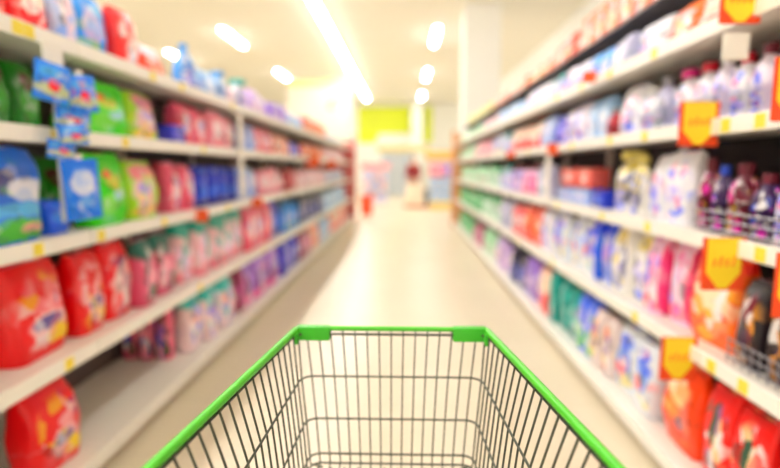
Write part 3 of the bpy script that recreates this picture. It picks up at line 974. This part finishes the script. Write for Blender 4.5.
for i, (z, dy, w, h, st, desc) in enumerate([
        (1.675, -.075, .15, .15, 'bluesachet', 'blue sachet with red dot hanging highest on the clip strip'),
        (1.65, .085, .13, .15, 'bluesachet', 'blue sachet with pale foot hanging second on the clip strip'),
        (1.575, .05, .16, .09, 'bluesachet', 'blue and grey sachet hanging third down the clip strip'),
        (1.51, .0, .13, .085, 'bluesachet', 'small blue sachet hanging fourth down the clip strip'),
        (1.455, -.04, .12, .075, 'bluesachet', 'small blue sachet hanging just above the large blue pack'),
        (1.205, .04, .17, .25, 'bluepack', 'large blue pack with white print lowest on the clip strip')]):
    s = thing('hanging_sachet', desc, 'sachet', (xs + .024 + (.004, .042, .004, .042, .004, .036)[i], yc + dy, z), PI / 2 - .35)
    s.rotation_euler[1] = (.16, -.12, .1, -.14, .12, -.05)[i]
    obj('sachet_body', mesh_from(sachet(w, h, .03, i), 'sachet_body', ST[st]['m']), parent=s)
    obj('hang_tab', bx(-.015, .015, -.001, .001, h - .004, h + .022), M['plasticwhite'], s, smooth=False)

# ------------------------------------------------------------------ price flags
def flag(px, py_top, row, w, h, label, zoff=0.0, xo=-.06):
    X, z, _ = ROWS[('R', row)]
    y = y_at(px, X + xo, z)
    t = thing('price_flag', label, 'price flag', (X + xo, y, z + zoff), 0)
    b = bmesh.new()
    pts = [(-w / 2, 0), (w / 2, 0), (w / 2, -h * .98), (w * .42, -h), (-w * .42, -h), (-w / 2, -h * .98)]
    def plate(bm, pts, y0, y1):
        a = [bm.verts.new((x, y0, zz)) for x, zz in pts]
        c = [bm.verts.new((x, y1, zz)) for x, zz in pts]
        bm.faces.new(a); bm.faces.new(c[::-1])
        for k in range(len(pts)):
            bm.faces.new((a[k], a[(k + 1) % len(pts)], c[(k + 1) % len(pts)], c[k]))
        return bm
    obj('flag_board', plate(b, pts, -.0015, .0015), M['flagred'], t, smooth=False)
    q = [(-w * .40, -h * .01), (w * .40, -h * .01), (w * .40, -h * .66), (w * .1, -h * .96), (-w * .1, -h * .96), (-w * .40, -h * .66)]
    sh = obj('flag_shield', plate(bmesh.new(), q, -.0035, -.0018), M['flagyellow'], t, smooth=False)
    # faded price strokes
    b = bmesh.new()
    for k in range(4):
        x = -w * .22 + k * w * .145
        tube(b, [Vector((x - w * .02, -.0042, -h * .54)), Vector((x + w * .02, -.0042, -h * (.36 if k % 2 else .40)))], w * .028, 6)
        tube(b, [Vector((x - w * .03, -.0042, -h * .45)), Vector((x + w * .05, -.0042, -h * .44))], w * .014, 6)
    obj('price_print', b, M['flagink'], sh)
    b = bmesh.new()
    box(b, -.012 - xo * 0, .012, .002, .008, -.05, .004)
    box(b, 0, -xo - .0165, .002, .006, -.03, -.012)
    obj('flag_clip', b, M['plasticwhite'], t, smooth=False)
    return t


flag(741, -14, 5, .142, .150, 'orange and yellow price flag on second shelf, above wine-capped bottle', .075)
flag(699, 100, 4, .155, .175, 'orange and yellow price flag on third shelf, above white pouch', .08)
flag(792, 80, 4, .125, .19, 'orange-red price flag on third shelf at the rim', .15, -.05)
flag(725, 222, 3, .155, .195, 'orange and yellow price flag on fourth shelf, above orange-red pouch', .02)
flag(797, 240, 3, .12, .2, 'orange-red price flag on fourth shelf at the rim', .02, -.05)
flag(679, 325, 2, .150, .19, 'orange and yellow price flag on fifth shelf, above orange pouch', .045)
t = thing('flag_holder', 'white holder tab below the price flag on second shelf', 'holder', (1.165, y_at(737, 1.165, 1.9), 0))
obj('holder_tab', bx(-.045, .045, -.004, .004, 1.80, 1.892, bev=.002), M['plasticwhite'], t, smooth=False)
obj('holder_arm', bx(.005, .052, .004, .010, 1.872, 1.888, bev=.001), M['plasticwhite'], t, smooth=False)


def small_card(side, row, px, w, h, label, dz=0.0):
    X, z, _ = ROWS[(side, row)]
    sg = -1 if side == 'L' else 1
    x = X - sg * .05
    t = thing('promo_card', label, 'promo card', (x, y_at(px, x, z), z - .03 + dz), 0)
    b = bx(-w / 2, w / 2, -.0015, .0015, -h / 2, h / 2, bev=.0006)
    obj('card', b, M['orangecard'], t, smooth=False)
    obj('card_arm', bx(*sorted((0, sg * .033)), .002, .005, -.004, .004), M['plasticwhite'], t, smooth=False)


small_card('R', 5, 590, .09, .07, 'small orange promo card on second shelf below azure pouches', .03)
small_card('R', 4, 553, .09, .09, 'small orange promo card on third shelf above slim post')
small_card('R', 4, 511, .10, .07, 'small orange promo card on third shelf below rose pouches')
small_card('L', 3, 201, .10, .09, 'small orange promo card on third shelf below cobalt tubs')
small_card('L', 3, 256, .12, .09, 'small orange promo card on third shelf below pale blue pouches')
small_card('L', 4, 312, .22, .16, 'orange promo card on second shelf beside amber pouches', -.03)
small_card('L', 4, 330, .22, .16, 'orange promo card on second shelf near the red end frame', -.06)

# wire fences on the near price-flag bays
for r, z, lab in ((3, 1.150, 'low wire fence along fourth shelf before the wine red bottles'), (2, .668, 'low wire fence along fifth shelf before the black pouches')):
    ya, yb = (1.5, 2.3) if r == 3 else (1.45, 2.0)
    t = thing('wire_fence', lab, 'wire fence', (1.262 if r == 2 else 1.262, 0, z + .004))
    b = bmesh.new()
    for zz in (.02, .055, .09):
        tube(b, [(0, ya, zz), (0, yb, zz)], .0035, 6)
    n = 12
    for k in range(n + 1):
        y = ya + (yb - ya) * k / n
        tube(b, [(0.004, y, .0), (0.004, y, .095)], .0025, 6)
    obj('fence_wires', b, M['wire'], t)

# ------------------------------------------------------------------ far end of the hall
M['glassdoor'] = mat('cooler_glass_grey', (184, 194, 204), .15, noise=.05, nscale=2)
M['steel'] = mat('cooler_frame', (206, 208, 206), .4, noise=.02)
M['khaki'] = mat('khaki_header', (226, 206, 130), .5, noise=.02)
M['pinkcard'] = mat('pink_card', (246, 160, 168), .5, noise=.02)
M['standwhite'] = mat('stand_white', (236, 230, 236), .5, noise=.02)
M['creamcloth'] = mat('counter_cream', (248, 232, 208), .6, noise=.02)
M['rust'] = mat('rust_plinth', (206, 132, 92), .6, noise=.04)
M['orangebin'] = mat('orange_bin', (244, 86, 40), .5, noise=.03)
M['darkgrey'] = mat('dark_grey_plastic', (100, 100, 108), .5, noise=.03)
M['amber'] = mat('amber_header', (248, 190, 96), .5, noise=.02)
M['pastelbase'] = mat('stand_base_yellow', (240, 212, 130), .5, noise=.02)

cy = 26.5
for i, x in enumerate((-.80, .0)):
    t = thing('display_cooler', ('grey glass-door cooler under the khaki header, beside the white stand', 'grey glass-door cooler under the khaki header, behind the shopper')[i], 'cooler', (x, cy, 0), 0)
    b = bmesh.new()
    box(b, -.4, .4, -.05, .7, .001, .12, bev=.01); box(b, -.4, .4, .62, .7, .12, 2.1); box(b, -.4, -.34, 0, .62, .12, 2.1); box(b, .34, .4, 0, .62, .12, 2.1); box(b, -.4, .4, 0, .7, 2.1, 2.2, bev=.01)
    obj('cooler_cabinet', b, M['steel'], t, smooth=False)
    d = obj('cooler_door', bx(-.335, .335, -.04, -.001, .14, 2.09, bev=.01), M['glassdoor'], t, smooth=False)
    obj('door_handle', tube(bmesh.new(), [(.28, -.07, .8), (.28, -.07, 1.4)], .015), M['steel'], d)
t = thing('header_beam', 'khaki header beam above the glass-door coolers', 'header', (-.4, cy, 0))
obj('beam_board', bx(-1.0, 1.6, -.1, .75, 2.21, 2.5, bev=.02), M['khaki'], t, smooth=False)
obj('beam_trim', bx(-1.02, 1.62, -.12, -.1, 2.2, 2.26), M['steel'], t, smooth=False)

t = thing('display_stand', 'white display stand with pink header left of the coolers'.replace('left of', 'before'), 'display stand', (-1.2, 20.5, 0))
b = bmesh.new()
box(b, -.5, .5, 0, .5, .001, .15, bev=.01)
for z in (.55, .95, 1.3):
    box(b, -.5, .5, 0, .5, z, z + .04)
box(b, -.5, .5, .46, .5, .15, 1.5)
obj('stand_shelves', b, M['standwhite'], t, smooth=False)
obj('stand_header', bx(-.5, .62, -.03, .03, 1.36, 1.62, bev=.01), M['pinkcard'], t, smooth=False)
k = 0
for z in (.15, .59, .99):
    for j in range(4):
        x = -.36 + j * .24
        s = thing('detergent_carton', 'pale pack on the pink-headed stand, %s tier up, %s of four' % (ORD[(.15, .59, .99).index(z)], ORD[j]), 'carton', (-1.2 + x, 20.5 + .2, z + .001), 0, 'packs on the pink-headed stand')
        for nm, me in proto('detergent_carton', ('palelilac', 'palepink', 'white')[k % 3], .21, .2, .3, 0, 'white', False):
            obj(nm, me, parent=s)
        k += 1

t = thing('promo_bin', 'orange-red dump bin standing by the end of the clip-strip shelving', 'bin', (-1.18, 16.0, 0))
b = loft(bmesh.new(), [sup(.34, .34, .001, 24, 5), sup(.36, .36, .3, 24, 5), sup(.39, .39, .56, 24, 5), sup(.35, .35, .56, 24, 5), sup(.34, .34, .45, 24, 5)])
obj('bin_body', b, M['orangebin'], t)
obj('bin_rim', tube(bmesh.new(), sup(.39, .39, .56, 24, 5), .014, 8, closed=True), M['orangebin'], t)

# counter with shopper
CX, CY = .33, 18.9
t = thing('promo_counter', 'cream box-shaped promo counter on a rust plinth before the shopper', 'counter', (CX, CY, 0))
obj('counter_body', bx(-.31, .31, -.22, .22, .1, .84, bev=.015), M['creamcloth'], t, smooth=False)
obj('counter_top', bx(-.33, .33, -.24, .24, .84, .87, bev=.006), M['creamcloth'], t, smooth=False)
obj('plinth', bx(-.38, .64, -.3, .26, .001, .099, bev=.01), M['rust'], t, smooth=False)
t = thing('waste_bin', 'dark grey bin between the cream counter and the pastel stand', 'bin', (CX + .455, CY - .02, .1), 0)
obj('bin_body', loft(bmesh.new(), [sup(.17, .2, .001, 20, 4), sup(.2, .24, .5, 20, 4), sup(.17, .2, .5, 20, 4)]), M['darkgrey'], t)
obj('bin_lid', loft(bmesh.new(), [sup(.21, .25, .5, 20, 4), sup(.2, .23, .56, 20, 4)]), M['darkgrey'], t)

# pastel promotion stand
PX, PY = 1.33, 18.3
t = thing('promo_stand', 'promo stand with amber header and pastel packs at the far aisle end', 'display stand', (PX, PY, 0))
obj('stand_base', bx(-.45, .5, -.25, .3, .001, .25, bev=.01), M['pastelbase'], t, smooth=False)
b = bmesh.new()
for z in (.7, 1.1):
    box(b, -.45, .5, -.2, .3, z, z + .03)
box(b, -.45, .5, .26, .3, .25, 1.95)
obj('stand_shelves', b, M['standwhite'], t, smooth=False)
obj('stand_header', bx(-.62, .6, -.06, .02, 1.72, 2.0, bev=.01), M['amber'], t, smooth=False)
tiers = [(.25, 'palesky', 'pale blue', .42), (.73, 'palesky', 'pale blue', .34), (1.13, None, '', .4)]
for ti, (z, st, cn, hh) in enumerate(tiers):
    for j in range(4):
        x = -.34 + j * .25
        s_, c_ = (st, cn) if st else ((('pink', 'pink') if j < 2 else ('purple', 'purple')))
        s = thing('detergent_pouch', '%s pouch on the amber-headed stand, %s tier up, %s of four' % (c_, ORD[ti], ORD[j]), 'detergent pouch', (PX + x, PY - .06, z + .002), 0, 'pouches on the amber-headed stand, %s tier' % ORD[ti])
        for nm, me in proto('detergent_pouch', s_, .235, .16, hh, j % 2, 'white', False):
            obj(nm, me, parent=s)

# ------------------------------------------------------------------ shopper
M['skin'] = mat('skin', (214, 164, 136), .5, noise=.03)
M['wine'] = mat('wine_red_top', (150, 18, 30), .8, noise=.08, nscale=20)
M['trousers'] = mat('grey_trousers', (110, 104, 104), .8, noise=.06)
M['hair'] = mat('dark_hair', (46, 34, 30), .6, noise=.1, nscale=40)
M['eye'] = mat('eye_dark', (30, 24, 22), .3, noise=0)


def skin_mesh(name, verts, edges, radii, root, sub=2):
    me = bpy.data.meshes.new(name)
    me.from_pydata([Vector(v) for v in verts], edges, [])
    o = bpy.data.objects.new(name, me)
    C.objects.link(o)
    sm = o.modifiers.new('s', 'SKIN')
    sm.use_smooth_shade = True
    for i, v in enumerate(me.skin_vertices[0].data):
        r = radii[i]
        v.radius = r if isinstance(r, tuple) else (r, r)
        v.use_root = (i == root)
    ss = o.modifiers.new('u', 'SUBSURF'); ss.levels = sub; ss.render_levels = sub
    dg = bpy.context.evaluated_depsgraph_get()
    new = bpy.data.meshes.new_from_object(o.evaluated_get(dg))
    bpy.data.objects.remove(o)
    new.name = name
    for p in new.polygons:
        p.use_smooth = True
    return new


def chain(spec):
    V, E, R = [], [], []
    idx = {}
    for nm, par, co, r in spec:
        idx[nm] = len(V)
        V.append(co); R.append(r)
        if par:
            E.append((idx[par], idx[nm]))
    return V, E, R


sp = [('pelvis', None, (0, 0, .92), (.15, .11)), ('waist', 'pelvis', (0, -.01, 1.08), (.13, .10)), ('chest', 'waist', (0, -.02, 1.28), (.155, .115)),
      ('neckbase', 'chest', (0, -.01, 1.44), (.085, .075)), ('neck', 'neckbase', (0, -.025, 1.51), (.052, .055)), ('jaw', 'neck', (0, -.05, 1.575), (.068, .075)),
      ('skull', 'jaw', (0, -.035, 1.655), (.078, .095)), ('crown', 'skull', (0, -.03, 1.715), (.05, .06))]
for s, n in ((-1, 'a'), (1, 'b')):
    sp += [('sh' + n, 'neckbase', (s * .165, -.01, 1.41), .062), ('el' + n, 'sh' + n, (s * .235, -.05, 1.14), .042), ('wr' + n, 'el' + n, (s * .19, -.25, .975), .028), ('pm' + n, 'wr' + n, (s * .175, -.32, .945), (.036, .02))]
    for f in range(4):
        fx = s * .175 + (f - 1.5) * .02
        fl = (.07, .085, .08, .062)[f]
        sp += [('k%d' % f + n, 'pm' + n, (fx, -.345, .94), .0095), ('m%d' % f + n, 'k%d' % f + n, (fx, -.345 - fl * .5, .93), .009), ('t%d' % f + n, 'm%d' % f + n, (fx, -.345 - fl, .905), .008)]
    sp += [('th' + n, 'wr' + n, (s * .175 - s * .035, -.30, .94), .011), ('tt' + n, 'th' + n, (s * .175 - s * .052, -.34, .925), .009)]
    sp += [('hip' + n, 'pelvis', (s * .09, 0, .86), .092), ('kn' + n, 'hip' + n, (s * .1, -.015, .49), .06), ('an' + n, 'kn' + n, (s * .1, .02, .09), .04), ('toe' + n, 'an' + n, (s * .115, -.13, .035), .035)]
V, E, R = chain(sp)
who = thing('person', 'shopper in dark red top standing behind the cream promo counter', 'person', (CX - .02, CY + .62, 0))
who.scale = (1.06, 1.06, 1.06)
obj('body', skin_mesh('body', V, E, R, 0), parent=who).data.materials.append(M['skin'])
st = [('pelvis', None, (0, 0, .9), (.172, .132)), ('waist', 'pelvis', (0, -.01, 1.08), (.152, .122)), ('chest', 'waist', (0, -.02, 1.28), (.178, .137)), ('nb', 'chest', (0, -.01, 1.425), (.098, .088))]
for s, n in ((-1, 'a'), (1, 'b')):
    st += [('sh' + n, 'nb', (s * .165, -.01, 1.41), .08), ('el' + n, 'sh' + n, (s * .237, -.05, 1.14), .06), ('wr' + n, 'el' + n, (s * .195, -.22, .995), .045)]
obj('top', skin_mesh('top', *chain(st), 0), parent=who).data.materials.append(M['wine'])
tr = [('p', None, (0, 0, .93), (.158, .12))]
for s, n in ((-1, 'a'), (1, 'b')):
    tr += [('h' + n, 'p', (s * .09, 0, .84), .108), ('k' + n, 'h' + n, (s * .1, -.015, .49), .078), ('a' + n, 'k' + n, (s * .1, .015, .12), .06)]
obj('trousers', skin_mesh('trousers', *chain(tr), 0), parent=who).data.materials.append(M['trousers'])
hb = bmesh.new()
bmesh.ops.create_uvsphere(hb, u_segments=20, v_segments=14, radius=1)
for v in hb.verts:
    v.co = Vector((v.co.x * .092, v.co.y * .108 - .015 if v.co.y > -.2 else v.co.y * .09 - .015, v.co.z * .1 + 1.675))
bmesh.ops.delete(hb, geom=[f for f in hb.faces if f.calc_center_median().y < -.06 and f.calc_center_median().z < 1.70 or f.calc_center_median().z < 1.6], context='FACES')
bmesh.ops.solidify(hb, geom=list(hb.faces), thickness=.006)
obj('hair', hb, M['hair'], who)
fb = bmesh.new()
for s in (-1, 1):
    bmesh.ops.create_uvsphere(fb, u_segments=10, v_segments=8, radius=.011, matrix=Matrix.Translation((s * .03, -.122, 1.645)))
obj('eye', fb, M['eye'], who)

# ------------------------------------------------------------------ shopping cart
RIM = 1.05
YF_, CXC = 1.165, -.0285
LEV = [(1.05, .2186, .128), (.938, .2068, .062), (.834, .198, .052), (.746, .1915, .05), (.722, .190, .05)]
YN = .26


def half(z, y):
    for (z0, h0, s0), (z1, h1, s1) in zip(LEV, LEV[1:]):
        if z1 <= z <= z0:
            f = (z0 - z) / (z0 - z1)
            return (h0 + (h1 - h0) * f) + (s0 + (s1 - s0) * f) * (YF_ - y)
    return LEV[-1][1] + LEV[-1][2] * (YF_ - y)


def xc(y):
    return CXC - .002 + .012 * (YF_ - y)


def hoop(z, r, yfront, ynear):
    """U path round the front of the basket with rounded corners"""
    pts = []
    n = 12
    for k in range(n + 1):
        y = ynear + (yfront - r - ynear) * k / n
        pts.append(Vector((xc(y) - half(z, y), y, z)))
    hf = half(z, yfront)
    for k in range(1, 7):
        a = PI - PI / 2 * k / 6
        pts.append(Vector((xc(yfront) - hf + r + r * math.cos(a), yfront - r + r * math.sin(a), z)))
    L = len(pts)
    left = list(pts)
    for p in reversed(left):
        pts.append(Vector((2 * xc(p.y) - p.x, p.y, p.z)))
    return pts


cart = thing('shopping_cart', 'wire shopping cart with bright green rim in the middle of the aisle', 'shopping cart', (0, 0, 0))
WR = .0021
# front panel: uprights
b = bmesh.new()
nfw = 15
for k in range(nfw):
    u = -1 + 2 * (k + .5) / nfw
    pts = [Vector((xc(YF_) + u * (half(z, YF_) - .008), YF_ - .004 + .0, z)) for z in (1.047, .938, .834, .746, .722)]
    pts += [pts[-1] + Vector((0, -.02, -.006))]
    tube(b, pts, WR * .9, 6)
obj('front_panel_wires', b, M['cartwire'], cart)
# side panels
for s, nm in ((-1, 'side_panel_wires'), (1, 'side_panel_wires')):
    b = bmesh.new()
    y = YF_ - .012
    while y > YN:
        pts = [Vector((xc(y) + s * (half(z, y) + .001 - (.006 if z > 1.04 else 0)), y, z)) for z in (1.046, .938, .834, .746, .722)]
        pts.append(pts[-1] + Vector((-s * .03, 0, -.008)))
        tube(b, pts, WR, 6)
        y -= .0325
    obj(nm, b, M['cartwire'], cart)
# hoops
for z, r in ((.938, .03), (.834, .028), (.746, .026), (.722, .024)):
    obj('basket_hoop', tube(bmesh.new(), hoop(z, r, YF_ - .007, YN), WR * 1.15, 8), M['cartwire'], cart)
obj('rim_wire', tube(bmesh.new(), hoop(1.040, .02, YF_ - .008, YN), .003, 8), M['cartwire'], cart)
# basket floor
b = bmesh.new()
for k in range(12):
    u = -1 + 2 * (k + .5) / 12
    tube(b, [Vector((xc(YF_) + u * half(.722, YF_), YF_ - .01, .712)), Vector((xc(YN) + u * half(.722, YN), YN, .712))], WR, 6)
for k in range(8):
    y = YN + (YF_ - YN - .02) * k / 7
    tube(b, [Vector((xc(y) - half(.722, y), y, .7085)), Vector((xc(y) + half(.722, y), y, .7085))], WR * 1.2, 6)
obj('basket_floor_wires', b, M['cartwire'], cart)
# back gate
b = bmesh.new()
for k in range(12):
    u = -1 + 2 * (k + .5) / 12
    tube(b, [Vector((xc(YN) + u * half(z, YN) * .97, YN, z)) for z in (1.04, .722)], WR, 6)
for z in (1.03, .9, .76):
    tube(b, [Vector((xc(YN) - half(z, YN), YN, z)), Vector((xc(YN) + half(z, YN), YN, z))], WR * 1.2, 6)
obj('back_gate_wires', b, M['cartwire'], cart)
# green rim
rim = hoop(1.05, .012, YF_, YN - .12)
ci = [i for i, p in enumerate(rim) if p.y > YF_ - .0125]
b = bmesh.new()
tube(b, rim[:ci[0] + 1], .0078, 14)
obj('rim_rail', b, M['cartgreen'], cart)
b = bmesh.new()
tube(b, rim[ci[-1]:], .0078, 14)
obj('rim_rail', b, M['cartgreen'], cart)
b = bmesh.new()
tube(b, [p + Vector((0, 0, .001)) for p in rim[ci[0]:ci[-1] + 1]], .0058, 14)
obj('front_rim_rail', b, M['cartgreen'], cart)
for s in (-1, 1):
    b = bmesh.new()
    x0 = xc(YF_) + s * (half(1.05, YF_) + .001)
    x1 = x0 - s * .078
    box(b, min(x0, x1), max(x0, x1), YF_ - .012, YF_ + .010, 1.024, 1.0575, bev=.004)
    obj('corner_clip', b, M['clipgreen'], cart)
    b = bmesh.new()
    box(b, x0 - s * .004 - .004, x0 - s * .004 + .004, YF_ - .034, YF_ - .012, 1.022, 1.046, bev=.002)
    obj('clip_tongue', b, M['clipgreen'], cart)
# handle
yh = YN - .12
hw = half(1.05, yh)
obj('push_handle', tube(bmesh.new(), [Vector((xc(yh) - hw, yh, 1.05)), Vector((xc(yh) + hw, yh, 1.05))], .014, 14), M['cartgreen'], cart)
# chassis
b = bmesh.new()
for s in (-1, 1):
    tube(b, [Vector((xc(yh) + s * (hw - .01), yh + .01, 1.045)), Vector((s * .27 + CXC, .30, .7)), Vector((s * .27 + CXC, .22, .2)), Vector((s * .26 + CXC, .3, .16)), Vector((s * .19 + CXC, .98, .16))], .011, 10)
    tube(b, [Vector((s * .19 + CXC, .98, .16)), Vector((s * .185 + CXC, .93, .5)), Vector((s * .18 + CXC, .9, .705))], .01, 10)
for y, w_ in ((.32, .255), (.9, .195)):
    tube(b, [Vector((CXC - w_, y, .16)), Vector((CXC + w_, y, .16))], .009, 8)
tube(b, [Vector((CXC - .185, .9, .702)), Vector((CXC + .185, .9, .702))], .008, 8)
obj('chassis', b, M['wire'], cart)
for s in (-1, 1):
    for y, w_ in ((.3, .26), (.97, .19)):
        b = bmesh.new()
        loft(b, [[Vector((dx, .055 * math.cos(2 * PI * k / 24), .055 * math.sin(2 * PI * k / 24))) for k in range(24)] for dx in (-.014, .014)])
        w = obj('wheel', b, M['rubber'], cart, (CXC + s * w_, y, .0555))
        b = bmesh.new()
        box(b, -.022, -.018, -.018, .018, -.01, .075, bev=.001); box(b, .018, .022, -.018, .018, -.01, .075, bev=.001); box(b, -.022, .022, -.018, .018, .072, .1, bev=.002)
        obj('caster_fork', b, M['wire'], w, smooth=False)

# ------------------------------------------------------------------ world and view
w = bpy.data.worlds.new('world')
scene.world = w
w.use_nodes = True
w.node_tree.nodes['Background'].inputs['Color'].default_value = (1, 1, 1, 1)
w.node_tree.nodes['Background'].inputs['Strength'].default_value = .3
scene.view_settings.view_transform = 'Standard'
scene.view_settings.look = 'None'
scene.view_settings.exposure = 0.2
scene.view_settings.gamma = 1.0
scene.view_settings.use_curve_mapping = False
scene.cycles.use_denoising = True
scene.cycles.max_bounces = 10
scene.cycles.diffuse_bounces = 7
scene.cycles.glossy_bounces = 4
scene.cycles.sample_clamp_indirect = 8
